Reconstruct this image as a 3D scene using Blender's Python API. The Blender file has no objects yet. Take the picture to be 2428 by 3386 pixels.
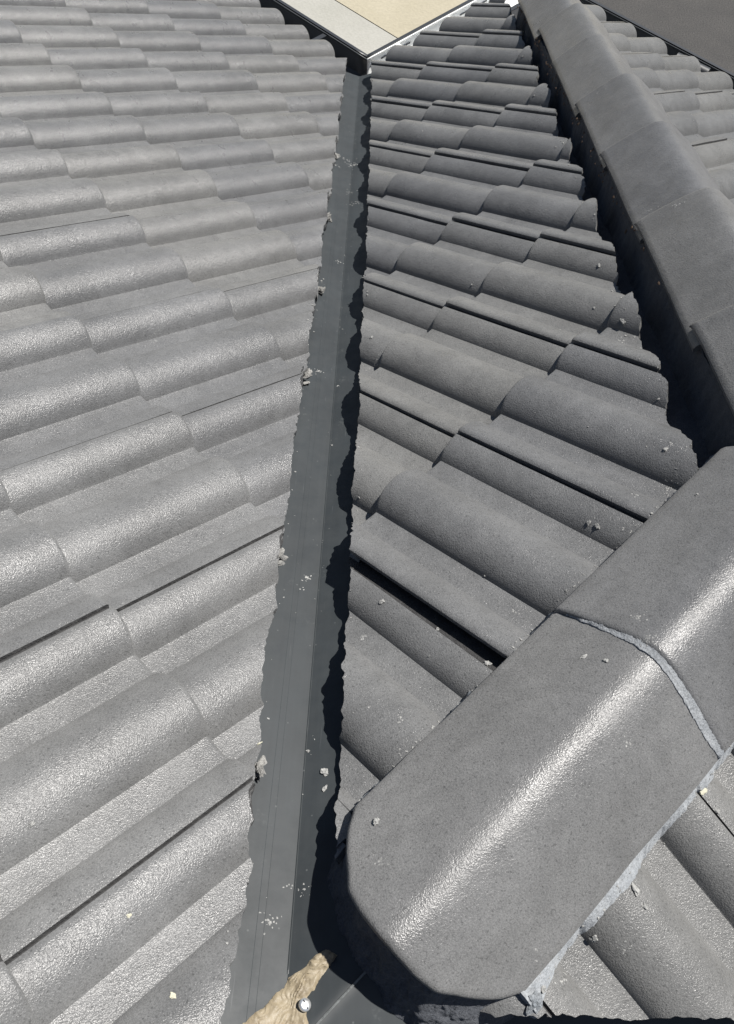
import bpy, bmesh, math, random
from mathutils import Vector, Matrix, noise
R = math.radians
S2 = math.sqrt(.5)
random.seed(7)
scene = bpy.context.scene
C = scene.collection

# ------------------------------------------------------------------ camera
cam_d = bpy.data.cameras.new('camera'); cam = bpy.data.objects.new('camera', cam_d); C.objects.link(cam)
cam_d.sensor_fit = 'VERTICAL'; cam_d.sensor_height = 24.0; cam_d.lens = 24.0 * .84140
cam_d.clip_start = .02; cam_d.clip_end = 500
FW = Vector((.003957, .513689, -.857968)); RT = Vector((.99956, .023177, .018486)); UP = Vector((-.029381, .857664, .513371))
CAM = Vector((.06708, 0, 1.00541))
cam.matrix_world = Matrix((( RT.x, UP.x, -FW.x, CAM.x), (RT.y, UP.y, -FW.y, CAM.y), (RT.z, UP.z, -FW.z, CAM.z), (0, 0, 0, 1)))
scene.camera = cam
def frame_uv(p):
    d = p - CAM; z = d.dot(FW)
    if z < .05: return None
    k = .84140 / z
    return (.5 + d.dot(RT) * k / (2428 / 3386), .5 + d.dot(UP) * k)
def in_frame(p, m=.06):
    q = frame_uv(p)
    return q is not None and -m < q[0] < 1 + m and -m < q[1] < 1 + m

# ------------------------------------------------------------------ light
SUN_AZ, SUN_EL = 64.0, 62.5            # azimuth clockwise from +y
L = Vector((math.sin(R(SUN_AZ)) * math.cos(R(SUN_EL)), math.cos(R(SUN_AZ)) * math.cos(R(SUN_EL)), math.sin(R(SUN_EL))))
w = bpy.data.worlds.new('World'); scene.world = w; w.use_nodes = True
nt = w.node_tree; bg = nt.nodes['Background']; sky = nt.nodes.new('ShaderNodeTexSky')
sky.sky_type = 'NISHITA'; sky.sun_disc = False; sky.sun_elevation = R(SUN_EL); sky.sun_rotation = R(SUN_AZ)
nt.links.new(sky.outputs[0], bg.inputs[0]); bg.inputs[1].default_value = .033
sd = bpy.data.lights.new('sun', 'SUN'); sd.energy = 4.6; sd.angle = R(.55); sd.color = (1, .965, .92)
sun = bpy.data.objects.new('sun', sd); C.objects.link(sun); sun.location = (3, -3, 6)
sun.rotation_euler = L.to_track_quat('Z', 'Y').to_euler()
scene.view_settings.view_transform = 'Standard'; scene.view_settings.look = 'None'
scene.view_settings.gamma = 1; scene.view_settings.exposure = 1.24

# ------------------------------------------------------------------ materials
class NT:
    def __init__(s, name):
        s.m = bpy.data.materials.new(name); s.m.use_nodes = True; s.t = s.m.node_tree; s.n = s.t.nodes
        s.b = s.n['Principled BSDF']; s.pos = s.n.new('ShaderNodeNewGeometry').outputs['Position']
    def lk(s, a, b): s.t.links.new(a, b)
    def noise(s, scale, detail=4, rough=.55, vec=None, dist=0):
        x = s.n.new('ShaderNodeTexNoise'); x.inputs['Scale'].default_value = scale; x.inputs['Detail'].default_value = detail
        x.inputs['Roughness'].default_value = rough; x.inputs['Distortion'].default_value = dist
        s.lk(vec or s.pos, x.inputs['Vector']); return x.outputs[0]
    def voro(s, scale, feature='F1', vec=None):
        x = s.n.new('ShaderNodeTexVoronoi'); x.feature = feature; x.inputs['Scale'].default_value = scale
        s.lk(vec or s.pos, x.inputs['Vector']); return x.outputs['Distance']
    def ramp(s, f, stops):
        x = s.n.new('ShaderNodeValToRGB'); s.lk(f, x.inputs[0]); e = x.color_ramp.elements
        while len(e) < len(stops): e.new(.5)
        for k, (p, c) in enumerate(stops):
            e[k].position = p; e[k].color = (c[0], c[1], c[2], 1) if isinstance(c, tuple) else (c, c, c, 1)
        return x.outputs[0]
    def mix(s, f, a, b, mode='MIX'):
        x = s.n.new('ShaderNodeMix'); x.data_type = 'RGBA'; x.blend_type = mode
        for v, i in ((f, 0), (a, 6), (b, 7)):
            if isinstance(v, (int, float)): x.inputs[i].default_value = v if i == 0 else (v, v, v, 1)
            elif isinstance(v, tuple): x.inputs[i].default_value = (*v, 1)
            else: s.lk(v, x.inputs[i])
        return x.outputs[2]
    def math(s, op, a, b=0.0):
        x = s.n.new('ShaderNodeMath'); x.operation = op
        for v, i in ((a, 0), (b, 1)):
            if isinstance(v, (int, float)): x.inputs[i].default_value = v
            else: s.lk(v, x.inputs[i])
        return x.outputs[0]
    def bump(s, h, strength, dist, prev=None):
        x = s.n.new('ShaderNodeBump'); x.inputs['Strength'].default_value = strength; x.inputs['Distance'].default_value = dist
        s.lk(h, x.inputs['Height'])
        if prev: s.lk(prev, x.inputs['Normal'])
        return x.outputs[0]
    def out(s, col=None, rough=None, normal=None, metal=0, spec=None):
        for v, k in ((col, 'Base Color'), (rough, 'Roughness')):
            if v is None: continue
            if isinstance(v, (int, float)): s.b.inputs[k].default_value = v
            elif isinstance(v, tuple): s.b.inputs[k].default_value = (*v, 1)
            else: s.lk(v, s.b.inputs[k])
        if normal: s.lk(normal, s.b.inputs['Normal'])
        s.b.inputs['Metallic'].default_value = metal
        if 'Diffuse Roughness' in s.b.inputs: s.b.inputs['Diffuse Roughness'].default_value = .6
        if spec is not None: s.b.inputs['Specular IOR Level'].default_value = spec
        return s.m

def mat_tile(name, base, grain=1.0, rough=.30):
    t = NT(name)
    info = t.n.new('ShaderNodeObjectInfo').outputs['Random']
    per = t.ramp(info, [(0, tuple(c * f for c, f in zip(base, (.91, .915, .935)))), (.5, base), (1, tuple(c * f for c, f in zip(base, (1.09, 1.08, 1.055))))])
    big = t.ramp(t.noise(5, 5, .6), [(.3, .84), (.7, 1.12)])
    col = t.mix(1, per, big, 'MULTIPLY')
    mid = t.ramp(t.noise(38, 5, .7), [(.3, .9), (.72, 1.1)])
    col = t.mix(1, col, mid, 'MULTIPLY')
    pores = t.ramp(t.noise(330, 2, .5), [(.30, .55), (.42, 1.0)])
    col = t.mix(.8, col, pores, 'MULTIPLY')
    grit = t.ramp(t.noise(560, 2, .6), [(.35, .74), (.65, 1.22)])
    col = t.mix(.7, col, grit, 'MULTIPLY')
    # rain-washed streaks running down the fall and old water marks
    mk = t.ramp(t.noise(2.2, 6, .7, dist=2.5), [(.38, .88), (.5, 1.03), (.62, .93)])
    col = t.mix(.8, col, mk, 'MULTIPLY')
    # pale cement dust in small scattered smears
    d1 = t.ramp(t.noise(14, 6, .75, dist=.6), [(.66, 0.0), (.74, 1.0)]); d2 = t.ramp(t.noise(160, 3, .7), [(.48, 0.0), (.62, .55)])
    dust = t.mix(1, d1, d2, 'MULTIPLY')
    col = t.mix(dust, col, (base[0] * 2.3, base[1] * 2.3, base[2] * 2.2))
    n = t.bump(t.noise(380, 3, .62), .58 * grain, .0016)
    n = t.bump(t.voro(620), .40 * grain, .0010, n)
    n = t.bump(t.noise(60, 3, .5), .18, .004, n)
    ro = t.ramp(t.noise(22, 4, .6), [(.3, rough - .05), (.7, rough + .10)])
    return t.out(col, ro, n, spec=.44)
M_TILE = mat_tile('painted_concrete_tile', (.106, .107, .1065))
M_CAP = mat_tile('painted_concrete_cap', (.102, .103, .104), .8, .32)

def mat_mortar(name, base, b2, bs=1.0, rough=.85):
    t = NT(name)
    col = t.mix(t.ramp(t.noise(55, 6, .7), [(.35, 0.0), (.65, 1.0)]), base, b2)
    col = t.mix(.8, col, t.ramp(t.noise(420, 3, .6), [(.32, .6), (.62, 1.25)]), 'MULTIPLY')
    n = t.bump(t.noise(380, 4, .65), .8 * bs, .003); n = t.bump(t.noise(90, 4, .6), .5 * bs, .006, n)
    return t.out(col, rough, n)
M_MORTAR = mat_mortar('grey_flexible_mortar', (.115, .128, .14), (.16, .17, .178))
M_SHADE_MORTAR = mat_mortar('mortar_with_painted_shade', (.040, .044, .052), (.060, .064, .072), .7)  # shaded copy of the grey mortar; the shade is put into its colour
M_JOINT = mat_mortar('pale_pointing', (.17, .182, .194), (.215, .226, .235), .6)
M_CHAN = mat_mortar('painted_shade_in_lap_channel', (.012, .012, .013), (.03, .03, .03))  # near-black colour painting the shadow gap along each side lap
M_CRUMB = mat_mortar('pale_mortar_crumb', (.15, .152, .148), (.25, .25, .24))
M_BROKEN = mat_mortar('broken_concrete', (.11, .11, .106), (.22, .217, .205), 1.2)

def mat_metal(name, base, dusty=1.0):
    t = NT(name)
    mp = t.n.new('ShaderNodeMapping'); t.lk(t.pos, mp.inputs[0]); mp.inputs['Scale'].default_value = (60, 1.2, 1.2)
    streak = t.ramp(t.noise(1, 6, .65, mp.outputs[0]), [(.3, .9), (.7, 1.1)])
    col = t.mix(1, base, streak, 'MULTIPLY')
    blot = t.ramp(t.noise(9, 5, .6), [(.3, .88), (.7, 1.14)]); col = t.mix(1, col, blot, 'MULTIPLY')
    # water marks and dust
    d1 = t.ramp(t.noise(17, 5, .7), [(.60, 0.0), (.75, .5)]); d2 = t.ramp(t.noise(190, 4, .7), [(.5, 0.0), (.68, .7)])
    col = t.mix(t.mix(1, d1, d2, 'MULTIPLY'), col, (.13, .135, .13))
    spots = t.ramp(t.voro(46), [(.045, .55), (.07, 0.0)])
    col = t.mix(spots, col, (.075, .08, .08))
    mp2 = t.n.new('ShaderNodeMapping'); t.lk(t.pos, mp2.inputs[0]); mp2.inputs['Scale'].default_value = (340, 14, 10); mp2.inputs['Rotation'].default_value = (0, 0, .5)
    scr = t.ramp(t.noise(1, 3, .5, mp2.outputs[0]), [(.70, 0.0), (.76, .35)])
    col = t.mix(scr, col, (.07, .075, .078))
    n = t.bump(t.noise(7, 3, .5), .25, .004); n = t.bump(t.noise(120, 3, .5), .05, .001, n)
    return t.out(col, t.ramp(t.noise(30, 4, .6), [(.3, .5), (.7, .66)]), n, spec=.4)
M_METAL = mat_metal('charcoal_painted_steel', (.0190, .0225, .0245))

def mat_plain(name, col, rough=.6, metal=0, sc=40, amt=.12, bump=.1):
    t = NT(name)
    c = t.mix(1, col, t.ramp(t.noise(sc, 5, .6), [(.3, 1 - amt), (.7, 1 + amt)]), 'MULTIPLY')
    return t.out(c, rough, t.bump(t.noise(sc * 6, 3, .5), bump, .002), metal)
M_GUTTER = mat_plain('black_gutter_paint', (.018, .02, .023), .45)
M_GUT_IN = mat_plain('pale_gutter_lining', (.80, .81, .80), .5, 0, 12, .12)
M_GUT_SHADE = mat_plain('gutter_lining_with_painted_shade', (.05, .055, .06), .5, 0, 12, .2)  # same lining as the pale one, with the gutter's shade painted in
M_DECK = mat_plain('dark_underlay', (.012, .013, .015), .9)
M_WALL = mat_plain('rendered_wall', (.38, .36, .33), .85)
M_RUST = mat_plain('brown_dry_leaf_litter', (.07, .04, .022), .9, 0, 120, .5, .6)
M_SILVER = mat_plain('galvanised_screw_metal', (.62, .63, .63), .32, .85, 200, .1)

def mat_ground(name, c1, c2, sc, speck=.1, seams=None):
    t = NT(name)
    col = t.mix(t.ramp(t.noise(sc, 6, .65), [(.35, 0.0), (.65, 1.0)]), c1, c2)
    col = t.mix(1, col, t.ramp(t.noise(sc * 30, 3, .6), [(.35, 1 - speck), (.65, 1 + speck)]), 'MULTIPLY')
    col = t.mix(1, col, t.ramp(t.noise(sc * .3, 3, .5, dist=1.5), [(.35, .92), (.5, 1.04)]), 'MULTIPLY')
    return t.out(col, .85, t.bump(t.noise(sc * 30, 3), .3, .01))
M_PATH = mat_ground('pale_concrete', (.235, .232, .205), (.275, .27, .245), 1.6, .05)
M_SAND = mat_ground('cream_paving', (.26, .235, .17), (.30, .272, .205), 1.3, .06)
M_DARK = mat_ground('dark_speckled_asphalt', (.021, .020, .0185), (.031, .029, .0265), 3, .6)
M_EARTH = mat_ground('grey_ground', (.09, .085, .075), (.13, .12, .1), 1, .2)

def mat_foam():
    t = NT('beige_expanding_foam')
    col = t.ramp(t.noise(60, 5, .65, dist=1), [(.3, (.13, .105, .070)), (.55, (.20, .168, .115)), (.75, (.26, .225, .168))])
    n = t.bump(t.noise(170, 4, .6), .5, .003)
    return t.out(col, .55, n, spec=.4)
M_FOAM = mat_foam()

# ------------------------------------------------------------------ helpers
def tag(o, label=None, cat=None, group=None, kind=None):
    for k, v in (('label', label), ('category', cat), ('group', group), ('kind', kind)):
        if v: o[k] = v
    return o
def mesh_obj(name, verts, faces, mat, parent=None, sharp=40, matrix=None, uv=None):
    me = bpy.data.meshes.new(name); me.from_pydata([tuple(v) for v in verts], [], faces); me.update()
    me.materials.append(mat)
    for p in me.polygons: p.use_smooth = True
    me.set_sharp_from_angle(angle=R(sharp))
    o = bpy.data.objects.new(name, me); C.objects.link(o)
    if matrix: o.matrix_world = matrix
    if parent: o.parent = parent
    return o
def fbm(x, y, z=0.0, oct=4):
    s, a, f = 0, 1, 1
    for _ in range(oct):
        s += a * noise.noise(Vector((x * f, y * f, z * f))); a *= .5; f *= 2.1
    return s
def sgrid(nu, nv, f, mat, name, closed_shell=None, parent=None, sharp=50):
    """sheet of (nu+1)x(nv+1) points f(i,j); closed_shell = thickness vector -> solid"""
    V = [Vector(f(i / nu, j / nv)) for j in range(nv + 1) for i in range(nu + 1)]
    n = len(V); W = nu + 1
    F = [(j * W + i, j * W + i + 1, (j + 1) * W + i + 1, (j + 1) * W + i) for j in range(nv) for i in range(nu)]
    if closed_shell is not None:
        t = Vector(closed_shell); V += [v + t for v in V]
        F += [tuple(n + k for k in reversed(q)) for q in F[:]]
        per = [i for i in range(W)] + [j * W + nu for j in range(1, nv + 1)] + [nv * W + i for i in range(nu - 1, -1, -1)] + [j * W for j in range(nv - 1, 0, -1)]
        for a, b in zip(per, per[1:] + per[:1]): F.append((b, a, a + n, b + n))
    o = mesh_obj(name, V, F, mat, parent, sharp)
    bm = bmesh.new(); bm.from_mesh(o.data); bmesh.ops.recalc_face_normals(bm, faces=bm.faces[:]); bm.to_mesh(o.data); bm.free()
    return o
ORD = ['', 'first', 'second', 'third', 'fourth', 'fifth', 'sixth', 'seventh', 'eighth', 'ninth', 'tenth', 'eleventh', 'twelfth', 'thirteenth', 'fourteenth']

# ------------------------------------------------------------------ roof planes
TH = R(23.7546); TT = math.tan(TH); CT, ST = math.cos(TH), math.sin(TH)
EA = Vector((-S2, S2, 0)); EB = Vector((S2, S2, 0)); K = Vector((0, 0, 1))
BR = -.023                                       # the ridge line, b coordinate
ZR = -TT * BR
XH = .715                                        # the hip line, x coordinate
def zA(a, b): return -TT * a
def zB(a, b): return -TT * b
def zC(a, b): return ZR + TT * (b - BR)
A0D = XH / S2 + BR
def zD(a, b): return ZR - TT * (a - A0D)
def roof_z(x, y):
    a, b = (x + y) * S2, (y - x) * S2
    return max(zA(a, b), min(zB(a, b), zC(a, b), zD(a, b)))

# ------------------------------------------------------------------ tiles
TW, TG, TT_K = .30, .3283, .0145
HW, HR = .055, .035                              # half width and height of a roll
RR = (HW * HW + HR * HR) / (2 * HR)
def arc(d, h=HR):
    """height of a roll at distance d from its centre line, with a soft foot"""
    d = abs(d)
    if d >= HW + .012: return 0.0
    q = min(d, HW) / HW
    k = .45 * max(math.sqrt(max(RR * RR - (q * HW) ** 2, 0)) - (RR - HR), 0) / HR + .55 * math.sqrt(max(0, 1 - q * q)) ** 1.25
    k *= h
    # small fillet at the foot
    f = max(0.0, 1 - abs(d - HW) / .007)
    return k + .0003 * f * f
def prof(u):
    # u: -.03 (tucked under the left neighbour) ... 0 ... .306 (free edge just past the crest of the lap roll)
    z = 0.0
    if u < .07:
        z += arc(u if u > 0 else 0, HR - .0070)
        z -= .0055 * (1 if u < .0088 else max(0, 1 - (u - .0088) / .0018))
        if u < 0: z -= (-u) * .25
    z += arc(u - .15)
    if u > .23:
        z += arc(u - .30)
        if u > .297: z -= ((u - .297) / .008) ** 2 * .0036
    # pans are very slightly dished
    for c in (.075, .225):
        q = 1 - ((u - c) / .028) ** 2
        if q > 0: z -= .0012 * q
    return z
U_FULL = sorted(set([-.022, -.010, 0, .004, .0075, .0088, .0098, .0107, .0125, .0145] + [round(.018 + .0045 * i, 5) for i in range(64)] +
    [round(c + sg * HW + d, 5) for c, sg in ((0, 1), (.15, -1), (.15, 1), (.30, -1)) for d in (-.0012, .0006)] + [.3035, .3044, .3050]))
U_FULL = [u for u in U_FULL if u <= .3050]
U_FULL = [u for k, u in enumerate(U_FULL) if k == 0 or u - U_FULL[k - 1] > .0007]
LEN = .40
def s_lines(fine):
    L0 = [0, .0006, .0016, .003, .005, .0075]
    n = 84 if fine else 14
    return L0 + [.0075 + (LEN - .0075) * i / n for i in range(1, n + 1)]
def tile_surface(seed, fine):
    U = U_FULL; S = s_lines(fine); r = .0065
    V, B = [], []
    for d in S:
        drop = r - math.sqrt(max(r * r - (r - d) ** 2, 0)) if d < r else 0
        for u in U:
            wob = .0007 * fbm(u * 22 + seed * 7, d * 9, seed, 2)
            h = prof(u) - TT_K * d / TG + wob
            th = .0135 if u < .28 else .0135 - .0055 * (u - .28) / .025
            V.append((u, d - (.0012 * fbm(u * 30, seed * 3.1, 0, 2) if d < .01 else 0), h - drop)); B.append((u, d, h - th))
    return V, B, len(U), len(S)
def paint_lap_shade(me):
    me.materials.append(M_CHAN)  # second slot: painted shade for the lap groove and its rim
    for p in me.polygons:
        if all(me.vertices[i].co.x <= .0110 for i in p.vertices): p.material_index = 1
def shell(V, B, F, keepmap=None):
    """closed shell from a top sheet V, bottom sheet B and quads/ngons F (indices into both)"""
    used = sorted({i for f in F for i in f}); mp = {k: i for i, k in enumerate(used)}; n = len(used)
    VV = [V[k] for k in used] + [B[k] for k in used]
    FF = [tuple(mp[i] for i in f) for f in F]
    edges = {}
    for f in FF:
        for a, b in zip(f, f[1:] + f[:1]):
            if (b, a) in edges: del edges[(b, a)]
            else: edges[(a, b)] = 1
    out = list(FF) + [tuple(i + n for i in reversed(f)) for f in FF]
    out += [(b, a, a + n, b + n) for a, b in edges]
    return VV, out
def clip(V, B, F, val):
    """keep val >= 0; new vertices are made along crossed edges"""
    V, B, val = list(V), list(B), list(val); cache = {}; out = []
    def cut(a, b):
        k = (min(a, b), max(a, b))
        if k not in cache:
            t = val[a] / (val[a] - val[b])
            V.append(tuple(V[a][i] + t * (V[b][i] - V[a][i]) for i in range(3)))
            B.append(tuple(B[a][i] + t * (B[b][i] - B[a][i]) for i in range(3)))
            val.append(0.0); cache[k] = len(V) - 1
        return cache[k]
    for f in F:
        ins = [val[i] >= 0 for i in f]
        if all(ins): out.append(f); continue
        if not any(ins): continue
        g = []
        for a, b in zip(f, f[1:] + f[:1]):
            if val[a] >= 0: g.append(a)
            if (val[a] >= 0) != (val[b] >= 0): g.append(cut(a, b))
        if len(g) >= 3: out.append(tuple(g))
    return V, B, out
def quads(nu, ns): return [(j * nu + i, j * nu + i + 1, (j + 1) * nu + i + 1, (j + 1) * nu + i) for j in range(ns - 1) for i in range(nu - 1)]
FULL = []
for k in range(4):
    V, B, nu, ns = tile_surface(k + 1.0, False)
    vv, ff = shell(V, B, quads(nu, ns)); me = bpy.data.meshes.new('roof_tile'); me.from_pydata(vv, [], ff); me.update()
    me.materials.append(M_TILE)
    for p in me.polygons: p.use_smooth = True
    me.set_sharp_from_angle(angle=R(38)); paint_lap_shade(me); FULL.append(me)

def rag(t, amp=1.0, k=0.0):
    """ragged hand-cut line: offset as a function of the distance along the cut"""
    st = math.floor(t / .2295 + k * .37); step = .0040 * math.sin(st * 12.9 + k * 4.1)
    return step + amp * (.0046 * fbm(t * 9, k, 3.3, 2) + .0042 * fbm(t * 42, k, 1.7, 2) + .0034 * fbm(t * 130, k, 9.1, 2))

def lay(name_slope, right, down, origin, u0, rows, cols, cuts, order_from, phrase, group, special={}):
    """one sloping field of tiles; each tile an object. u0: plane u of local u=0 for column 0 (columns grow to the right, looking up the slope)"""
    up = -down; nrm = right.cross(up).normalized()
    for course, (s_nose, du) in enumerate(rows, 1):
        made = []
        for c in cols:
            dr, lift, rot, roll = special.get((course, c), (0, 0, 0, 0))
            seed = (course * 17 + c * 7) % 97
            rnd = random.Random(seed * 13 + int(u0 * 100))
            du2 = du + dr + rnd.uniform(-.0016, .0016)
            O = origin + right * (u0 + c * TW + du2) + down * s_nose + nrm * (lift + rnd.uniform(-.0008, .0008))
            rotm = Matrix.Rotation(rot + rnd.uniform(-.004, .004), 3, 'Z') @ Matrix.Rotation(roll + rnd.uniform(-.004, .004), 3, 'Y')
            M3 = Matrix((right, up, nrm)).transposed() @ rotm
            M = M3.to_4x4(); M.translation = O
            corners = [M @ Vector((u, s, h)) for u in (0, .1, .2, .3) for s in (0, .1, .2, .33, .4) for h in (0, .03)]
            if not any(in_frame(q) for q in corners): continue
            vals = [min(f(q) for f in cuts) for q in corners]
            if max(vals) < -.01: continue
            if min(vals) > .03:
                o = bpy.data.objects.new('roof_tile', FULL[rnd.randrange(4)]); C.objects.link(o)
            else:
                V, B, nu, ns = tile_surface(seed * .37, True)
                F = quads(nu, ns)
                for f in cuts:
                    val = [f(M @ Vector(v)) for v in V]
                    if min(val) < 0: V, B, F = clip(V, B, F, val)
                    if not F: break
                if len(F) < 12: continue
                # drop a sliver nobody could see
                if not any(in_frame(M @ Vector(V[i]), .03) for fc in F[::7] for i in fc[:1]): continue
                vv, ff = shell(V, B, F); o = mesh_obj('roof_tile', vv, ff, M_TILE, None, 38); paint_lap_shade(o.data)
            o.matrix_world = M
            made.append((order_from(M @ Vector((.15, .15, 0))), c, o, min(vals) <= .03))
        made.sort(key=lambda q: q[0])
        for k, (_, c, o, cutt) in enumerate(made, 1):
            tag(o, phrase(course, k, cutt), 'roof tile', group, 'thing')

vcut_l = -.055; vcut_r = .050
def cut_A1(p): return (vcut_l + .006 * max(0, min(1, (.45 - p.y) / .25)) - p.x) + rag(p.y, 1, 1.0) if p.y > -.1 or p.x < .0 else 1.0
def cut_B_v(p): return (p.x - vcut_r) + rag(p.y, 1, 2.0)
def cut_B_ridge(p): return ((p.y - p.x) * S2 - (BR + .045)) + rag(p.x, .8, 3.0)
def cut_B_hip(p): return (.562 + .008 * (p.y - .9) - p.x) + rag(p.y, 1.4, 4.0) + .006 * fbm(p.y * 4, 5.5)
def cut_C_ridge(p): return (BR - .05 - (p.y - p.x) * S2) + rag(p.x, .8, 5.0)
def cut_C_v(p): return (p.y - .019) + rag(p.x, 1, 6.0)
def cut_C_hip(p): return ((p.x) * 1.0 - (p.y - (XH + BR / S2)) * 0 < 1.6) and (1.2 - p.x) or -1
def cut_D_hip(p): return (p.x - (XH + .085)) + rag(p.y, 1, 7.0)

DA = Vector((S2 * CT, S2 * CT, -ST)); DB = Vector((-S2 * CT, S2 * CT, -ST)); DC = Vector((S2 * CT, -S2 * CT, -ST))
O0 = Vector((0, 0, 0))
# left slope: right (looking up the slope) = EA ; left foot of the big roll is local u = .10
rowsA = [(2.466, -.003), (2.131, -.003), (1.797, -.004), (1.469, -.001), (1.135, -.005), (.810, -.004), (.476, 0), (.149, .003), (-.173, .006), (-.50, .006)]
lay('left', EA, DA, O0, 1.2043 - .10, rowsA, range(-7, 10), [cut_A1], lambda p: -p.x,
    lambda c, k, cutt: ('%s left slope tile, %s from the valley, %s course up from the gutter' % ('cut grey' if cutt else 'grey', ORD[k], ORD[c])),
    'grey tiles of the left roof slope')
# right slope between valley, ridge and hip: right = -EB ; right foot of the big roll is local u = .20
rowsB = [(2.432, .004), (2.09, .004), (1.757, .004), (1.447, .002), (1.087, 0), (.813, 0), (.487, 0)]
lay('right', -EB, DB, O0, -.8755 - .20, rowsB, range(-9, 6), [cut_B_v, cut_B_ridge, cut_B_hip], lambda p: p.x,
    lambda c, k, cutt: ('%s middle slope tile, %s from the valley, %s course up from the gutter' % ('cut grey' if cutt else 'grey', ORD[k], ORD[c])),
    'grey tiles of the middle roof slope', {(7, 2): (.008, -.004, -.022, .0), (7, 1): (0, .002, 0, -.02)})
# near slope below the ridge: right = EB ; left foot of big roll at u = .10
PR = Vector((-S2 * BR, S2 * BR, ZR))
lay('near', EB, DC, PR, .302 - .10 + .0, [(.47, 0), (.145, 0)][:1], range(-1, 3), [cut_C_ridge, cut_C_v], lambda p: p.x,
    lambda c, k, cutt: ('cut grey tile below the near ridge, %s to the right of the bottom valley' % ORD[k]), 'grey tiles of the near roof slope')
PD = Vector((XH, XH + BR / S2, ZR))
rowsD = [(2.466 - .33 * k, 0) for k in range(8)]
TW_ = TW; TW = .308
lay('far', EA, DA, PD, 1.539 - .10, rowsD, range(-5, 4), [cut_D_hip], lambda p: p.x,
    lambda c, k, cutt: ('pale far slope tile, %s from the hip, %s course up from the gutter' % (ORD[k], ORD[c])), 'grey tiles of the far roof slope')
TW = TW_

# ------------------------------------------------------------------ ridge and hip caps
CHW, CZE, CHC, CK = .1285, -.010, .086, .25
AEND = [.197, .177, .159, .147, .138, .127, .123, .122, .122, .121, .121, .121, .122, .124, .129, .134, .145, .156, .167, .179, .200]
_sy = [(AEND[i] + AEND[20 - i]) / 2 for i in range(21)]
for _ in range(0): _sy = [_sy[0]] + [(_sy[i - 1] + 2 * _sy[i] + _sy[i + 1]) / 4 for i in range(1, 20)] + [_sy[20]]
AEND = _sy
def aend(v):
    t = (v + 1) * 10; i = min(int(t), 19); f = t - i
    p0, p1, p2, p3 = AEND[max(i - 1, 0)], AEND[i], AEND[i + 1], AEND[min(i + 2, 20)]
    return p1 + .5 * f * (p2 - p0 + f * (2 * p0 - 5 * p1 + 4 * p2 - p3 + f * (3 * (p1 - p2) + p3 - p0)))
    return AEND[i] * (1 - f) + AEND[i + 1] * f
def capz(v): return CHC * (1 - (math.sqrt(v * v + CK * CK) - CK) / (math.sqrt(1 + CK * CK) - CK))
def cap(start, along, across, z0, slope, a0, a1, label, group, nose=.0, end_fn=None, planes=(), hw=CHW, seed=0.0, name='ridge_cap', flare=0.0):
    """a capping tile from a0 (nose) to a1 along a line; slope = fall per metre of plan; nose lifted by one thickness"""
    NV, NA = 64, 46
    V, B = [], []
    S = [0, .0006, .0018, .0035, .006, .009]
    S += [.009 + (abs(a1 - a0) - .009) * i / NA for i in range(1, NA + 1)]
    sg = 1 if a1 > a0 else -1; Ln = abs(a1 - a0); r = .008
    for d in S:
        drop = r - math.sqrt(max(r * r - (r - d) ** 2, 0)) if d < r else 0
        for j in range(NV + 1):
            v = -1 + 2 * j / NV
            st = end_fn(v) - a0 if end_fn else 0
            a = a0 + st * (1 - d / Ln) + sg * d
            lift = nose * (1 - d / Ln)
            edge = max(0.0, abs(v) - .965) / .035
            z = z0 + capz(v) + slope * a + lift + .0012 * fbm(a * 7, v * 3, seed, 2)
            fl = 1 + flare * math.exp(-d / .035)
            p = start + along * a + across * (v * hw * fl + .0012 * fbm(a * 9, v * 2, seed + 4, 2)) + K * (z - drop - .004 * edge * edge)
            V.append(tuple(p)); B.append(tuple(p + K * (drop + .004 * edge * edge - .0135) - across * (v * .003)))
    F = quads(NV + 1, len(S))
    for f in planes:
        V, B, F = clip(V, B, F, [f(Vector(q)) for q in V])
    vv, ff = shell(V, B, F)
    o = mesh_obj(name, vv, ff, M_CAP, None, 42)
    bm = bmesh.new(); bm.from_mesh(o.data); bmesh.ops.recalc_face_normals(bm, faces=bm.faces[:]); bm.to_mesh(o.data); bm.free()
    base = start + along * ((a0 + a1) / 2) + K * (z0 + slope * (a0 + a1) / 2)
    o.data.transform(Matrix.Translation(-base)); o.location = base
    tag(o, label, 'ridge cap', group)
    return o
ADIR = Vector((-S2, S2, 0))
RC = ADIR * (-.0222)                                    # ridge centre line passes through here, along EB
APEX = Vector((XH, XH + BR / S2, 0))
mitre_n = Vector((.383, .924, 0))                 # joint between ridge and hip caps
def below_mitre(p): return -(p - APEX).dot(mitre_n) - .006 + rag(p.x, .5, 8)
def above_mitre(p): return (p - APEX).dot(mitre_n) - .006 + rag(p.x, .5, 9)
cap(RC, EB, -ADIR, CZE, 0, .121, .60, 'big grey end cap with a rounded nose, nearest cap of the near ridge', 'grey caps along the near ridge', end_fn=aend, seed=1)
cap(RC, EB, -ADIR, CZE, 0, .5545, 1.13, 'grey ridge cap above the pale curved mortar joint, at the right edge of the photo', 'grey caps along the near ridge', nose=.008, planes=(below_mitre,), seed=2)
hn = [1.016, 1.407, 1.78, 2.136, 2.513, 2.90, 3.281, 3.44]
hs = -TT * S2
HC = Vector((XH, 0, 0)); hz = -hs * APEX.y + ZR   # height of hip line at y: hz + hs*y
hw_hip = .112
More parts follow.
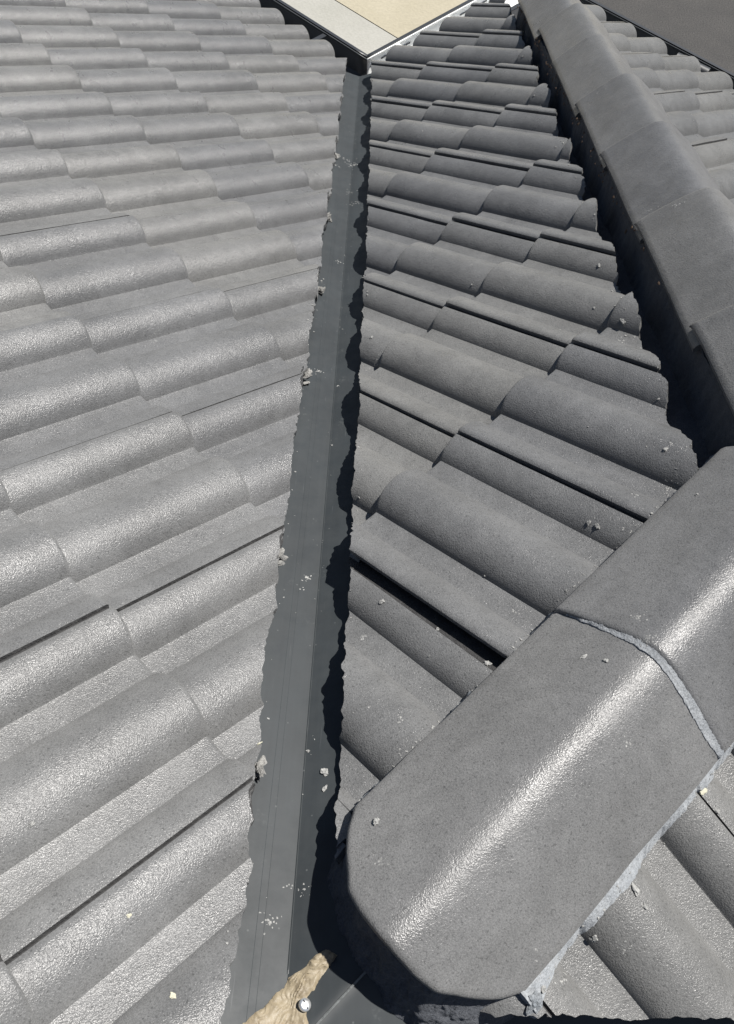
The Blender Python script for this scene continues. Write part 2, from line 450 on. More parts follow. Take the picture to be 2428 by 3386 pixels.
for k, y in enumerate(hn[:7]):
    y_tail = (hn[k - 1] if k else .60) - .045
    nm = 'grey hip cap, %s one along the hip from the near ridge' % ORD[k + 1]
    cap(HC + Vector((.0025 * math.sin(k * 3.7 + 1), 0, 0)), Vector((.0022 * math.sin(k * 2.9), 1, 0)), Vector((1, 0, 0)), hz + .022 + .0015 * math.sin(k * 5.1), hs, y, y_tail, nm, 'grey caps along the hip', nose=.024,
        planes=(above_mitre,) if k == 0 else (), hw=hw_hip, seed=3 + k, name='hip_cap', flare=.04)
cap(HC, Vector((0, 1, 0)), Vector((1, 0, 0)), hz + .022, hs, 3.60, 3.235, 'grey hip starter cap, the farthest one down at the gutter corner', 'grey caps along the hip', nose=.004, hw=hw_hip, seed=30, name='hip_cap')

# ------------------------------------------------------------------ mortar bedding
def tile_zC(a, b):
    u = (a - .202) % .30; sfall = (BR - b) / CT
    return zC(a, b) + (prof(u) - TT_K * (.47 - sfall) / TG) / CT
def bed_ridge_right(i, j):
    # pointing on the near side of the near ridge: from the cap edge down onto the tiles
    a = .196 + (1.04 - .196) * i
    wob = .0030 * fbm(a * 14, 2.0) + .0022 * fbm(a * 60, 4.0) + .001 * fbm(a * 200, 4.0)
    wide = .017 + .016 * math.exp(-((a - .20) / .035) ** 2) + .007 * fbm(a * 7, 8.8) + wob
    b0 = -.0222 - CHW + .004; b = b0 - j * wide
    zt = tile_zC(a, b) + .0015; z0 = max(CZE - .002, tile_zC(a, b0) + .003)
    e = min(1, j / .85)
    z = z0 + (zt - z0) * e ** .8 + .0016 * fbm(a * 90, j * 8) + .0022 * math.sin(min(1, e) * math.pi)
    if j > .9: z -= .012
    if i <= 0 or i >= 1: z -= .01
    return EB * a + ADIR * b + K * z
o = sgrid(520, 14, bed_ridge_right, M_JOINT, 'mortar_bedding', ADIR * .006 - K * .03)
tag(o, 'pale blue grey mortar strip along the lower right side of the near ridge caps', 'mortar')
def bed_ridge_left(i, j):
    a = .200 + (.95 - .200) * i
    b = -.0222 + CHW - .006 + j * .014 + .0022 * fbm(a * 40, j * 3) + .0018 * fbm(a * 140, j * 3)
    return EB * a + ADIR * b + K * (CZE - .004 - j * .045)
o = sgrid(340, 8, bed_ridge_left, M_MORTAR, 'mortar_bedding', -ADIR * .03)
tag(o, 'thin rough mortar line between the middle slope tiles and near ridge caps', 'mortar')
# the concave end of the bedding, in shade under the end cap
FOOT = [(.189, .100), (.150, .092), (.118, .078), (.110, .060), (.106, .042), (.098, .024), (.090, .006), (.088, -.008), (.090, -.022), (.087, -.038), (.085, -.056), (.083, -.074), (.086, -.094), (.096, -.114), (.116, -.134), (.155, -.156), (.200, -.172)]
def foot(t):
    x = t * (len(FOOT) - 1); i = min(int(x), len(FOOT) - 2); f = x - i
    return FOOT[i][0] * (1 - f) + FOOT[i + 1][0] * f, FOOT[i][1] * (1 - f) + FOOT[i + 1][1] * f
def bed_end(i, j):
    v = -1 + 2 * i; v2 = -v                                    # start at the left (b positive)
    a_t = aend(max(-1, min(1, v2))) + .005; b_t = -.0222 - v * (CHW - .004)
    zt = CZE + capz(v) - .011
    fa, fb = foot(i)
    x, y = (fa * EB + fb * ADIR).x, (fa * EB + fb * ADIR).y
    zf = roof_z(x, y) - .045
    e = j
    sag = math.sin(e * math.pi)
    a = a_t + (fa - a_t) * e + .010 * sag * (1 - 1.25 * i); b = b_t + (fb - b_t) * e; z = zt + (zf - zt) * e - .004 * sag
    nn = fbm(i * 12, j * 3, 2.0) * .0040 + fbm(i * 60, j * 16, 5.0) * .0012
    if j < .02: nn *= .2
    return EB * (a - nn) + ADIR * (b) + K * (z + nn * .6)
o = sgrid(220, 36, bed_end, M_SHADE_MORTAR, 'mortar_bedding', EB * .05)
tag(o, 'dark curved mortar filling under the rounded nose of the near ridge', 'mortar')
# the pale joint arc between the two ridge caps
def joint(i, j):
    v = -.93 + 1.93 * i
    wide = .002 + .0105 * math.sin(min(1, i * 1.25) * math.pi * .5) ** .8
    if i > .9: wide *= 1 - (i - .9) * 4
    a = .5575 - wide * j + .0012 * fbm(i * 30, j, 3) + .0008 * fbm(i * 110, j * 2, 3)
    z = CZE + capz(max(-1, min(1, v))) + .0042 * (1 - j) ** 1.2 + .0014
    if j > .98: z -= .006
    return RC + EB * a - ADIR * (v * CHW * 1.002) + K * z
o = sgrid(160, 8, joint, M_JOINT, 'mortar_joint', None)
tag(o, 'pale curved mortar joint between the two near ridge caps', 'mortar')
# hip bedding, left wall in shade and right side
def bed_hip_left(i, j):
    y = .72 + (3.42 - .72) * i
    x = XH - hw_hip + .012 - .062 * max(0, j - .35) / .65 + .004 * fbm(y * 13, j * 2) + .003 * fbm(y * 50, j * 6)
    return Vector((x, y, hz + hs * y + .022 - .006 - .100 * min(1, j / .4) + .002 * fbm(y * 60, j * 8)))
o = sgrid(520, 10, bed_hip_left, M_SHADE_MORTAR, 'mortar_bedding', (.03, 0, 0))
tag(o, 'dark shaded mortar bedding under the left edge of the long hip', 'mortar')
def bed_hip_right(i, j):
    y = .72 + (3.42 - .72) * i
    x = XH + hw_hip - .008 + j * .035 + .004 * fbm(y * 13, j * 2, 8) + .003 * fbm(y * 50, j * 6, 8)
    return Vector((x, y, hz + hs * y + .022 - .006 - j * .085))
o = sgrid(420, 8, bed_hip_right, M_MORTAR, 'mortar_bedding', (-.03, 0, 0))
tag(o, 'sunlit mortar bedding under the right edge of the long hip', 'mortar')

# ------------------------------------------------------------------ valley flashing
HM = .034                                        # below the tile faces, measured straight down
MX = sorted([-.17 + .34 * k / 60 for k in range(61)] + [-.0011, -.0006, .0006, .0011, -.0385, -.0381, -.0377, -.030, -.0296])
MY = [-.16 + .36 * k / 90 for k in range(90)] + [.2 + 3.04 * k / 220 for k in range(221)]
def metal_v1(i, j):
    y = MY[round(j * (len(MY) - 1))]; x = MX[round(i * (len(MX) - 1))]
    # rounded crease, two faint folded lines
    a, b = (x + y) * S2, (y - x) * S2; zb, zc = zB(a, b), zC(a, b)
    q = max(.006 - abs(zb - zc), 0) / .006
    z = max(zA(a, b), min(zb, zc) - q * q * .0015) - HM
    if y > .05: z += .0012 * max(0, 1 - abs(x) / .0010)
    z += .0005 * (x < -.0380) + .0003 * (x < -.0298)
    return Vector((x, y, z + .0006 * fbm(x * 10, y * 2.2)))
o = sgrid(len(MX) - 1, len(MY) - 1, metal_v1, M_METAL, 'valley_flashing', (0, 0, -.0012), None, 25)
tag(o, 'long charcoal metal valley flashing with a centre crease between the two slopes', 'flashing')
def metal_v2(i, j):
    x = .165 + 1.0 * i; y = -.20 + .30 * j
    yy = y + BR * 0
    z = max(zA((x + y) * S2, 0), zC(0, (y - x) * S2)) - HM - .020
    return Vector((x, y, z))
o = sgrid(120, 60, metal_v2, M_METAL, 'valley_flashing', (0, 0, -.0012), None, 25)
tag(o, 'short charcoal valley flashing at the bottom edge below the near ridge nose', 'flashing')

# ------------------------------------------------------------------ roof deck
def deck():
    n = 150; x0, x1, y0, y1 = -3.6, 3.6, -1.2, 5.2; V, F = [], []
    for j in range(n + 1):
        for i in range(n + 1):
            x = x0 + (x1 - x0) * i / n; y = y0 + (y1 - y0) * j / n
            V.append((x, y, roof_z(x, y) - .072))
    for j in range(n):
        for i in range(n):
            x = x0 + (x1 - x0) * (i + .5) / n; y = y0 + (y1 - y0) * (j + .5) / n; a, b = (x + y) * S2, (y - x) * S2
            if a < 2.20 or (b < 2.20 and a < 3.2):
                k = j * (n + 1) + i; F.append((k, k + 1, k + n + 2, k + n + 1))
    o = mesh_obj('roof_deck', V, F, M_DECK); tag(o, kind='structure')
deck()

# ------------------------------------------------------------------ gutters, fascia and walls
GA, GB, GD = 2.245, 2.205, 3.245; GZ = -1.03
PRO = [(0, .0), (0, -.085), (.012, -.095), (.125, -.095), (.138, -.085), (.138, 0), (.131, .002), (.131, -.004)]
PRO_OUT = [(.150, -.10), (.150, .006), (.1375, .006), (.1375, .0005)]
def P(a, b, z): return EB * a + ADIR * b + K * z
def gutter(name, label, fn, t0, t1, slots=0):
    root = bpy.data.objects.new(name, None); C.objects.link(root); root.location = fn(.07, t0(.07), GZ - .09)
    tag(root, label, 'gutter')
    def strip(pr, mat, nm):
        V = []; F = []
        N = 30
        for k in range(N + 1):
            for o_, z_ in pr: V.append(fn(o_, t0(o_) + (t1(o_) - t0(o_)) * k / N, GZ + z_))
        m = len(pr)
        for k in range(N):
            for q in range(m - 1): F.append((k * m + q, k * m + q + 1, (k + 1) * m + q + 1, (k + 1) * m + q))
        o = mesh_obj(nm, [v - root.location for v in V], F, mat, root, 30)
        md = o.modifiers.new('thick', 'SOLIDIFY'); md.thickness = .0016; md.offset = 0
        return o
    strip(PRO, M_GUT_IN if slots else M_GUT_SHADE, 'gutter_trough')
    strip(PRO_OUT, M_GUTTER, 'gutter_front')
    return root, strip
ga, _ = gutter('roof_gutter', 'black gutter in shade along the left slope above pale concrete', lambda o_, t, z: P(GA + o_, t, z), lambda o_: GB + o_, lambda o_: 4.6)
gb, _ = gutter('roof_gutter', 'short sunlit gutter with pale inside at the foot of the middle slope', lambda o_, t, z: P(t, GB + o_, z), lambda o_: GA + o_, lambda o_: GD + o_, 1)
gd, _ = gutter('roof_gutter', 'black gutter along the far slope at the top right beside dark asphalt', lambda o_, t, z: P(GD + o_, t, z), lambda o_: GB + o_, lambda o_: -.6)
def box(name, c, sx, sy, sz, ax, ay, mat, parent=None, az=K):
    V = [c + ax * (i * sx / 2) + ay * (j * sy / 2) + az * (k * sz / 2) for i in (-1, 1) for j in (-1, 1) for k in (-1, 1)]
    if parent: V = [v - parent.location for v in V]
    F = [(0, 1, 3, 2), (4, 6, 7, 5), (0, 4, 5, 1), (2, 3, 7, 6), (0, 2, 6, 4), (1, 5, 7, 3)]
    return mesh_obj(name, V, F, mat, parent, 20)
for k in range(8):                                            # overflow slots and straps inside the sunlit gutter
    box('overflow_slot', P(GA + .24 + k * .118, GB + .1355, GZ - .030), .050, .0026, .004, EB, ADIR, M_GUTTER, gb)
for k in range(3):
    box('gutter_strap', P(GA + .30 + k * .30, GB + .07, GZ - .004), .022, .130, .0025, EB, ADIR, M_GUT_IN, gb)
for k in range(4):
    box('gutter_strap', P(GA + .07, GB + .38 + k * .5, GZ - .004), .130, .022, .0025, EB, ADIR, M_GUTTER, ga)
def fascia(lbl, c, lx, ax, ay):
    o = box('fascia_wall', c, lx, .02, .20, ax, ay, M_GUTTER); tag(o, lbl, 'fascia')
fascia('dark fascia board behind the left slope gutter', P(GA - .012, (GB + 4.6) / 2, GZ - .10), 4.6 - GB, ADIR, EB)
fascia('dark fascia board behind the middle slope gutter', P((GA + GD) / 2, GB - .012, GZ - .10), GD - GA, EB, ADIR)
fascia('dark fascia board behind the far slope gutter', P(GD - .012, (GB - .6) / 2, GZ - .10), GB + .6, ADIR, EB)
ZG = -3.0
def wall(lbl, c, lx, ax, ay):
    o = box('house_wall', c, lx, .20, 1.85, ax, ay, M_WALL); tag(o, lbl, 'wall')
wall('rendered house wall under the left slope eave', P(GA - .55, 3.1, -2.07), 3.6, ADIR, EB)
wall('rendered house wall under the middle slope eave', P(2.4, GB - .55, -2.07), 1.4, EB, ADIR)
wall('rendered house wall under the far slope eave', P(GD - .55, .4, -2.07), 2.4, ADIR, EB)
# pipe stub and clips in the far gutter
def tube(name, p0, p1, r, mat, parent=None, seg=20):
    ax = (p1 - p0).normalized(); u = ax.orthogonal().normalized(); v = ax.cross(u); V = []; F = []
    pr = [(0, r * .72), (0, r), (.25, r), (.27, r * 1.12), (.33, r * 1.12), (.35, r), (1, r), (1, r * .7), (.9, r * .7)]
    for t, rr in pr:
        for k in range(seg):
            an = 2 * math.pi * k / seg; V.append(p0.lerp(p1, t) + (u * math.cos(an) + v * math.sin(an)) * rr)
    for q in range(len(pr) - 1):
        for k in range(seg): F.append((q * seg + k, q * seg + (k + 1) % seg, (q + 1) * seg + (k + 1) % seg, (q + 1) * seg + k))
    F.append(tuple((len(pr) - 1) * seg + k for k in range(seg)))
    return mesh_obj(name, V, F, mat, parent, 35)
o = tube('gutter_pipe', P(GD + .06, 1.50, GZ + .005), P(GD + .09, 1.36, GZ - .01), .026, M_GUTTER)
tag(o, 'short black pipe fitting lying in the far slope gutter', 'pipe')

# ------------------------------------------------------------------ ground
def sheet(name, pts, z, mat):
    o = mesh_obj(name, [(p.x, p.y, z) for p in pts], [tuple(range(len(pts)))], mat); tag(o, kind='structure'); return o
sheet('ground', [Vector((-200, -200, 0)), Vector((200, -200, 0)), Vector((200, 200, 0)), Vector((-200, 200, 0))], ZG - .02, M_EARTH)
AB = 5.02
sheet('concrete_path', [P(1.2, -2.6, 0), P(AB, -2.6, 0), P(AB, 12, 0), P(1.2, 12, 0)], ZG - .004, M_PATH)
sheet('cream_paving', [P(AB + .004, 4.3, 0), P(14, 4.3, 0), P(14, 12, 0), P(AB + .004, 12, 0)], ZG, M_SAND)
sheet('asphalt_drive', [P(AB + .004, -8, 0), P(14, -8, 0), P(14, 4.29, 0), P(AB + .004, 4.29, 0)], ZG, M_DARK)

#DETAILS
# ------------------------------------------------------------------ small things lying about
bpy.context.view_layer.update()
DG = bpy.context.evaluated_depsgraph_get()
def drop(x, y, z=None, up=.06):
    """the real surface under a point"""
    o = Vector((x, y, (z if z is not None else roof_z(x, y)) + up))
    hit, loc, n, *_ = scene.ray_cast(DG, o, Vector((0, 0, -1)), distance=up + .2)
    return (loc, n) if hit else (Vector((x, y, z or roof_z(x, y))), K)
_ico = {}
def ico(sub):
    if sub not in _ico:
        bm = bmesh.new(); bmesh.ops.create_icosphere(bm, subdivisions=sub, radius=1)
        _ico[sub] = ([v.co.copy() for v in bm.verts], [tuple(v.index for v in f.verts) for f in bm.faces]); bm.free()
    return _ico[sub]
def rock_geo(c, n, r, seed, sub=2, flat=.6, long=1.3, rough=.35):
    V0, F0 = ico(sub); rnd = random.Random(seed)
    q = n.to_track_quat('Z', 'Y').to_matrix() @ Matrix.Rotation(rnd.uniform(0, 6.28), 3, 'Z')
    V = []
    for v in V0:
        k = 1 + rough * noise.noise(v * 1.3 + Vector((seed * 3.7, 0, 0))) * 1.6 + rough * .5 * noise.noise(v * 3.4 + Vector((0, seed * 2.1, 0)))
        V.append(c + q @ Vector((v.x * r * long * k, v.y * r * k, (v.z * flat * k + flat * .55) * r)))
    return V, F0
def crumb(x, y, z, r, label, mat=M_CRUMB, seed=0, name='mortar_crumb', cat='mortar crumb', flat=.6, long=1.3, group='loose mortar crumbs on the roof', sub=3, rough=.45):
    loc, n = drop(x, y, z)
    V, F = rock_geo(Vector((0, 0, 0)), n, r * (.52 if r < .02 else 1), seed, sub, flat, long, rough)
    o = mesh_obj(name, V, F, mat, None, 30); o.location = loc
    tag(o, label, cat, group); return o
CR = [
 (.073, 1.2173, -.333, .0055, 'pale crumb on the middle slope beside the valley, halfway down', 1.2),
 (.5358, 1.3553, -.2501, .0062, 'pale crumb near the hip shadow on a lap roll, middle slope', 1.3),
 (.2871, 1.3819, -.3396, .0036, 'tiny pale crumb low on a big roll, centre of middle slope', 1.1),
 (.4972, 1.1932, -.2049, .0038, 'tiny crumb on the big roll left of the hip shadow', 1.1),
 (.5362, 1.1313, -.1773, .0068, 'flat pale chip in the pan below the last rounded tile end at the hip', 1.7),
 (.5205, .7595, -.0574, .0062, 'white crumb on the last big roll beside the hip and ridge corner', 1.3),
 (.4052, .6283, -.0701, .0062, 'dark edged crumb on the lap roll near the ridge', 1.3),
 (.3949, .638, -.0761, .0052, 'crumb beside the dark edged one on the lap roll near the ridge', 1.5),
 (.5219, .6354, .0522, .0040, 'small white crumb on the second near ridge cap', 1.1),
 (.0971, .5241, -.1243, .0055, 'crumb at the open lap gap nearest the valley', 1.4),
 (.173, .4696, -.0981, .0042, 'crumb in the middle of the open lap gap', 1.3),
 (.2335, .4091, -.0645, .0068, 'broken chip where the open lap gap meets the near ridge', 1.4),
 (.3329, .3831, .0792, .0040, 'thin chip just below the curved mortar joint, left one', 2.0),
 (.354, .3725, .0935, .0046, 'thick chip just below the curved mortar joint, right one', 1.3),
 (.0912, .1943, .0521, .0068, 'crumb with a dark shadow on the left of the ridge end cap', 1.5),
 (.3832, .1393, -.0375, .0072, 'long flat chip on the roll right of the ridge end cap', 1.8),
 (.3937, .1232, -.044, .0048, 'short chip on the roll right of the ridge end cap', 1.5),
 (.4979, .2302, -.0569, .0045, 'crumb by the lap seam at the lower right edge', 1.3),
 (.3378, .0919, -.0627, .0070, 'chip stuck at the foot of the mortar strip, lower right', 1.2),
 (.271, .04, -.0225, .0062, 'pale lump on top of the mortar at the bottom of the ridge nose', 1.2),
 (.0033, .3104, -.1295, .0036, 'small grey crumb on the valley crease, lower part', 1.5),
 (.0275, .2788, -.1119, .0078, 'pale splatter lump on the right side of the valley flashing', 1.2),
 (.0287, .2571, -.1047, .0052, 'grey pebble below the splatter lump on the valley flashing', 1.5),
 (.0037, .941, -.3259, .0034, 'little crumb on the valley crease, middle part', 1.1),
 (-.2752, .1774, .0396, .0040, 'pale crumb on a tile at the lower left', 1.3),
]
for k, (x, y, z, r, lb, lg) in enumerate(CR): crumb(x, y, z, r, lb, seed=k * 1.7 + 2, long=lg)
q = P(.203, -.163, 0); crumb(q.x, q.y, tile_zC(.203, -.163), (.0195), 'grey lump of mortar at the lower right corner of the ridge nose', M_MORTAR, 91.3, 'mortar_lump', 'mortar lump', .55, 1.25, None)
M_YEL = mat_plain('pale_yellow_foam_speck', (.33, .32, .25), .7, 0, 200, .2, .4)
for k, (x, y, z, r, lb) in enumerate([(-.0565, .3069, -.0893, .0040, 'cream foam speck on the left side of the valley flashing'),
        (-.1589, .0922, .0373, .0034, 'cream foam speck on a roll at the lower left'),
        (-.104, .0223, .0392, .0044, 'long cream foam speck on the lowest roll by the bottom edge'),
        (.4794, .2506, -.0446, .0070, 'yellowish foam dab on the mortar at the right edge')]):
    crumb(x, y, z, r, lb, M_YEL, k + 50.5, 'foam_speck', 'foam speck', .45, 1.6, 'cream foam specks on the roof')
# broken pieces standing at the cut tile edges
CH = [(-.056, 1.9002, -.60, .017, 'broken white edged chip on the left cut edge, upper part of the valley', 1.9),
      (-.055, 2.3458, -.735, .016, 'small broken chip on the left cut edge, second from the gutter', 1.9),
      (-.050, 1.5043, -.468, .015, 'broken flake on the left cut edge, middle of the valley', 2.0),
      (-.0575, .612, -.152, .012, 'splintered flakes under a lap seam on the left cut edge, lower valley', 2.0),
      (-.0545, 1.132, -.350, .014, 'white broken lump on the left cut edge below a lap seam', 1.7),
      (.060, 1.4600, -.408, .013, 'dark chipped corner at the right cut edge, middle of the valley', 1.5),
      (.060, .640, -.158, .014, 'dark standing splinter at the right cut edge, lower valley', 2.2),
      (-.053, .2776, -.085, .012, 'white broken sliver at the left cut edge, near the lower rolls', 2.4)]
for k, (x, y, z, r, lb, lg) in enumerate(CH):
    rnd = random.Random(k + 40)
    VV, FF = [], []
    for q in range(5):
        c = Vector((x + rnd.uniform(-.004, .005), y + rnd.uniform(-.016, .016), z + rnd.uniform(-.012, .003)))
        n = Vector((rnd.uniform(-.6, .6), rnd.uniform(-.5, .5), 1)).normalized()
        v, f = rock_geo(c, n, r * rnd.uniform(.2, .42), k * 9 + q, 2, .42, lg, .6); b = len(VV); VV += v; FF += [tuple(i + b for i in t) for t in f]
    o = mesh_obj('broken_chip', [v - Vector((x, y, z)) for v in VV], FF, M_BROKEN, None, 25); o.location = (x, y, z)
    tag(o, lb, 'broken chip', 'broken chips along the cut tile edges')
# crumbs nobody could count: splatter, dust and grit
def grit(name, spots, mat, label, cat):
    VV, FF = [], []
    for k, (c, n, r, fl) in enumerate(spots):
        v, f = rock_geo(c, n, r, k * .77, 1, fl, 1.35, .5); b = len(VV); VV += v; FF += [tuple(i + b for i in t) for t in f]
    o = mesh_obj(name, VV, FF, mat, None, 30); tag(o, label, cat, None, 'stuff'); return o
rnd = random.Random(5); spots = []
SP = [(.5271,1.0911,-.1792,.016,30),(.55,1.0573,-.16,.014,22),(.46,.6753,-.0539,.010,10),(.525,.706,-.0704,.018,60),(.0707,.4791,-.1412,.012,40),(.4005,.3942,.1144,.013,60),(.3983,.4282,.1003,.013,40),
      (.3659,.2792,.0923,.008,30),(.1215,.3343,-.0551,.009,22),(.1224,.2896,-.0416,.012,16),(.0946,.151,.0769,.012,30),(.3689,.0832,-.0567,.014,45),(.3009,.0508,-.0622,.018,50),(.4794,.2506,-.0446,.012,40),
      (-.0195,.6084,-.217,.010,40),(-.0228,.5823,-.208,.006,14),(-.0068,.141,-.0758,.009,22),(.0119,.1362,-.0724,.012,40),(-.0243,.0984,-.0573,.013,60),(-.0152,1.6698,-.5487,.010,24),(.008,1.1331,-.384,.007,12),
      (.0051,2.3182,-.7538,.022,60),(-.0004,2.1091,-.6898,.018,22),(.0093,2.0249,-.6616,.014,22),(-.6129,1.9564,-.3998,.010,14),(.6575,1.3844,-.1192,.010,22),(.6496,2.1085,-.3501,.016,30),(.0812,1.1533,-.3429,.016,30),
      (.2794,.4956,-.0746,.008,10),(.2618,.0692,.037,.012,16),(.4358,.616,-.0503,.014,18),(.5343,.7685,-.0529,.018,20),(-.0359,1.1727,-.3872,.009,40),(.6318,1.4438,-.13,.014,20),(-.05,2.28,-.725,.016,24),(-.03,2.36,-.75,.03,30)]
for x, y, z, r, n in SP:
    for _ in range(int(n * .75)):
        a, q = rnd.uniform(0, 6.28), abs(rnd.gauss(0, .5)) * r
        px, py = x + math.cos(a) * q * (1.4 if y > 1 else 1), y + math.sin(a) * q
        loc, nn = drop(px, py, z, .04)
        if abs(loc.z - z) > .05: continue
        spots.append((loc - nn * .0003, nn, rnd.uniform(.0003, .0013) ** 1.0 * (1 + .25 * y), .28))
grit('mortar_splatter', spots, M_CRUMB, 'pale specks of mortar splashed over tiles and flashing', 'mortar specks')
spots = []
def sprinkle(n, f, r0, r1, up=.05, fl=.6):
    for _ in range(n):
        x, y, z = f()
        loc, nn = drop(x, y, z, up); spots.append((loc, nn, (r0 + (r1 - r0) * rnd.random() ** 2.2) * .8 * (1 + .15 * max(0, y)), fl))
sprinkle(110, lambda: ((lambda a: ((a * EB + (-.0222 + CHW + .006 + rnd.gauss(0, .004)) * ADIR).x, (a * EB + (-.0222 + CHW + .006 + rnd.gauss(0, .004)) * ADIR).y, None))(rnd.uniform(.2, .92))), .0007, .0024)
sprinkle(70, lambda: ((lambda a: ((a * EB - (.0222 + CHW + .010 + rnd.gauss(0, .006)) * ADIR).x, (a * EB - (.0222 + CHW + .010 + rnd.gauss(0, .006)) * ADIR).y, None))(rnd.uniform(.2, .8))), .0007, .0020)
sprinkle(80, lambda: (vcut_l - .003 + rnd.gauss(0, .004), rnd.uniform(-.02, 2.9), None), .0006, .0022)
sprinkle(70, lambda: (vcut_r + .004 + rnd.gauss(0, .005), rnd.uniform(.3, 2.9), None), .0006, .0020)
sprinkle(60, lambda: (rnd.gauss(.0, .006), rnd.uniform(.1, 2.9), None), .0005, .0013, .03)
sprinkle(90, lambda: (.553 + rnd.gauss(0, .010), rnd.uniform(.75, 2.9), None), .0006, .0024)
sprinkle(60, lambda: (rnd.uniform(-1.2, .0), rnd.uniform(0, 2.4), None), .0004, .0011)
sprinkle(70, lambda: (rnd.uniform(.06, .55), rnd.uniform(.3, 2.6), None), .0005, .0015)
grit('mortar_grit', spots, M_CRUMB, 'tiny loose grit scattered over the tiles and along the cut edges', 'grit')
spots = []
for _ in range(150):
    y = 1.0 + 2.35 * rnd.random() ** .55
    x = XH - hw_hip + rnd.gauss(.001, .0045)
    z = hz + hs * y + .022 - .010 + rnd.gauss(0, .006)
    spots.append((Vector((x - .004, y, z)), Vector((-1, 0, .3)).normalized(), rnd.uniform(.0012, .0035), .5))
for _ in range(320):
    a, b = GA + .065 + rnd.gauss(0, .032), GB + .065 + rnd.gauss(0, .032)
    if a < GA + .004 or b < GB + .004 or a > GA + .128 or b > GB + .128: continue
    spots.append((P(a, b, GZ - .088 + rnd.uniform(0, .05) * max(0, 1 - math.hypot(a - GA - .065, b - GB - .065) / .06)), Vector((rnd.uniform(-.4, .4), rnd.uniform(-.4, .4), 1)).normalized(), rnd.uniform(.003, .010), .4))
grit('leaf_litter', spots, M_RUST, 'brown dry debris in the gutter corner and along the hip edge', 'debris')
crumb(P(GA + .075, GB + .035, 0).x, P(GA + .075, GB + .035, 0).y, GZ - .055, .028, 'whitish broken mortar block lying in the gutter corner', M_CRUMB, 77.7, 'mortar_block', 'mortar block', .8, 1.2, None)

# ------------------------------------------------------------------ expanding foam and screw
def metal_z(x, y):
    a, b = (x + y) * S2, (y - x) * S2
    return max(zA(a, b), min(zB(a, b), zC(a, b))) - HM
FP = [(.0403,.0723),(.0527,.0664),(.0466,.0596),(.040,.0504),(.0335,.0426),(.0299,.0338),(.0221,.0274),(.0205,.0201),(.0218,.0131),(.0253,.0022),(.026,-.02),(.0,-.04),(-.04,-.03),(-.0410,.0),(-.0364,.0034),(-.0283,.0117),(-.0209,.0154),(-.0163,.0214),(-.0103,.0288),(-.0015,.0352),(.0017,.0445),(.0109,.0492),(.0175,.0533),(.0279,.0652)]
def sd_poly(x, y, poly):
    d = 1e9; ins = False
    for (x0, y0), (x1, y1) in zip(poly, poly[1:] + poly[:1]):
        ex, ey = x1 - x0, y1 - y0; t = max(0, min(1, ((x - x0) * ex + (y - y0) * ey) / (ex * ex + ey * ey + 1e-12)))
        d = min(d, math.hypot(x - x0 - t * ex, y - y0 - t * ey))
        if (y0 > y) != (y1 > y) and x < (x1 - x0) * (y - y0) / (y1 - y0) + x0: ins = not ins
    return d if ins else -d
nx, ny = 100, 124; V, B, val = [], [], []
for j in range(ny):
    for i in range(nx):
        x = -.046 + .104 * i / (nx - 1); y = -.045 + .124 * j / (ny - 1)
        d = sd_poly(x, y, FP) + .0009 * fbm(x * 240, y * 240, 1.0, 2) + .0006
        u, v = (x + y) * S2, (y - x) * S2
        wx = .004 * fbm(x * 50, y * 50, 4.0, 2)
        w2 = fbm(x * 34, y * 34, 9.0, 2); folds = abs(fbm(u * 60 + w2 * 2.2, v * 130 + w2 * 4.5, 2.0, 1)) * 1.3
        h = .0065 * (1 - math.exp(-max(d, 0) / .0030)) + (.0042 * (folds - .25) + .0022 * fbm(x * 70, y * 70, 7.0, 3)) * min(1, max(d, 0) / .003)
        z = metal_z(x, y)
        V.append((x, y, z + h + .0002)); B.append((x, y, z - .002)); val.append(d)
V, B, F = clip(V, B, quads(nx, ny), val)
vv, ff = shell(V, B, F)
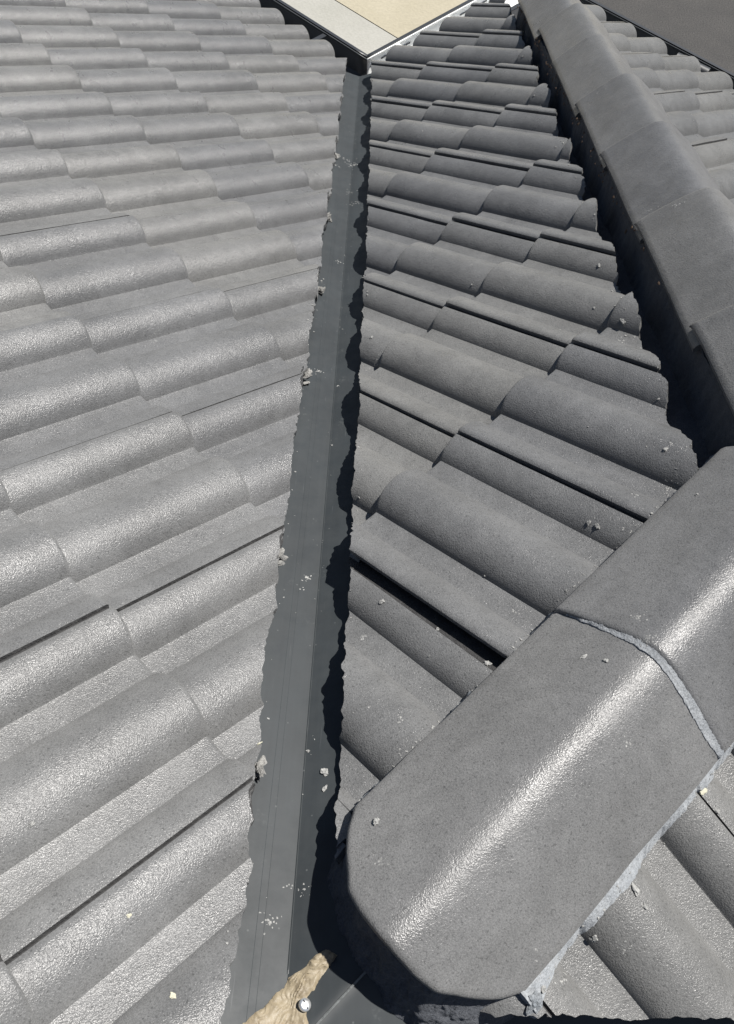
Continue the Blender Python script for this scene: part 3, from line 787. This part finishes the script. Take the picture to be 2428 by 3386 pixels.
o = mesh_obj('expanding_foam', vv, ff, M_FOAM, None, 60); tag(o, 'wrinkled beige expanding foam smeared on the flashing at the bottom', 'foam')
sc = bpy.data.objects.new('roofing_screw', None); C.objects.link(sc); sc.location = (.0200, .0185, metal_z(.020, .0185) + .0045)
sc.rotation_euler = Vector((.30, .18, 1)).to_track_quat('Z', 'Y').to_euler()
tag(sc, 'shiny silver screw head sticking up beside the beige foam', 'screw')
def lathe(name, pr, mat, parent, seg=36):
    V, F = [], []
    for r, z in pr:
        for k in range(seg): V.append((r * math.cos(6.28319 * k / seg), r * math.sin(6.28319 * k / seg), z))
    for q in range(len(pr) - 1):
        for k in range(seg): F.append((q * seg + k, q * seg + (k + 1) % seg, (q + 1) * seg + (k + 1) % seg, (q + 1) * seg + k))
    F.append(tuple((len(pr) - 1) * seg + k for k in range(seg)))
    return mesh_obj(name, V, F, mat, parent, 35)
lathe('screw_shank', [(.0022, -.008), (.0022, .0035)], M_SILVER, sc, 16)
lathe('screw_head', [(.0022, .003), (.0058, .0032), (.0066, .0038), (.0066, .0046), (.0058, .0058), (.0040, .0067), (.0020, .0070), (.0004, .0071)], M_SILVER, sc)
V = [(-.0048, -.0005, .0064), (.0048, -.0005, .0064), (.0048, .0005, .0064), (-.0048, .0005, .0064), (-.0044, -.0005, .00745), (.0044, -.0005, .00745), (.0044, .0005, .00745), (-.0044, .0005, .00745)]
mesh_obj('screw_slot', V, [(4, 5, 6, 7), (0, 1, 5, 4), (1, 2, 6, 5), (2, 3, 7, 6), (3, 0, 4, 7)], M_DECK, sc, 20)
# thin raised seam where the two flashings lap, along the line of the ridge
def seam(i, j):
    x = .012 + .115 * i; y = x - .0325 + (j - .5) * .0022
    return Vector((x - (j - .5) * .0011, y, metal_z(x, y) + .0016 - abs(j - .5) * .0012))
o = sgrid(60, 4, seam, mat_plain('worn_seam_edge', (.085, .09, .09), .5, 0, 300, .4), 'flashing_seam', (0, 0, -.001)); tag(o, 'pale worn seam running diagonally under the ridge nose', 'seam')
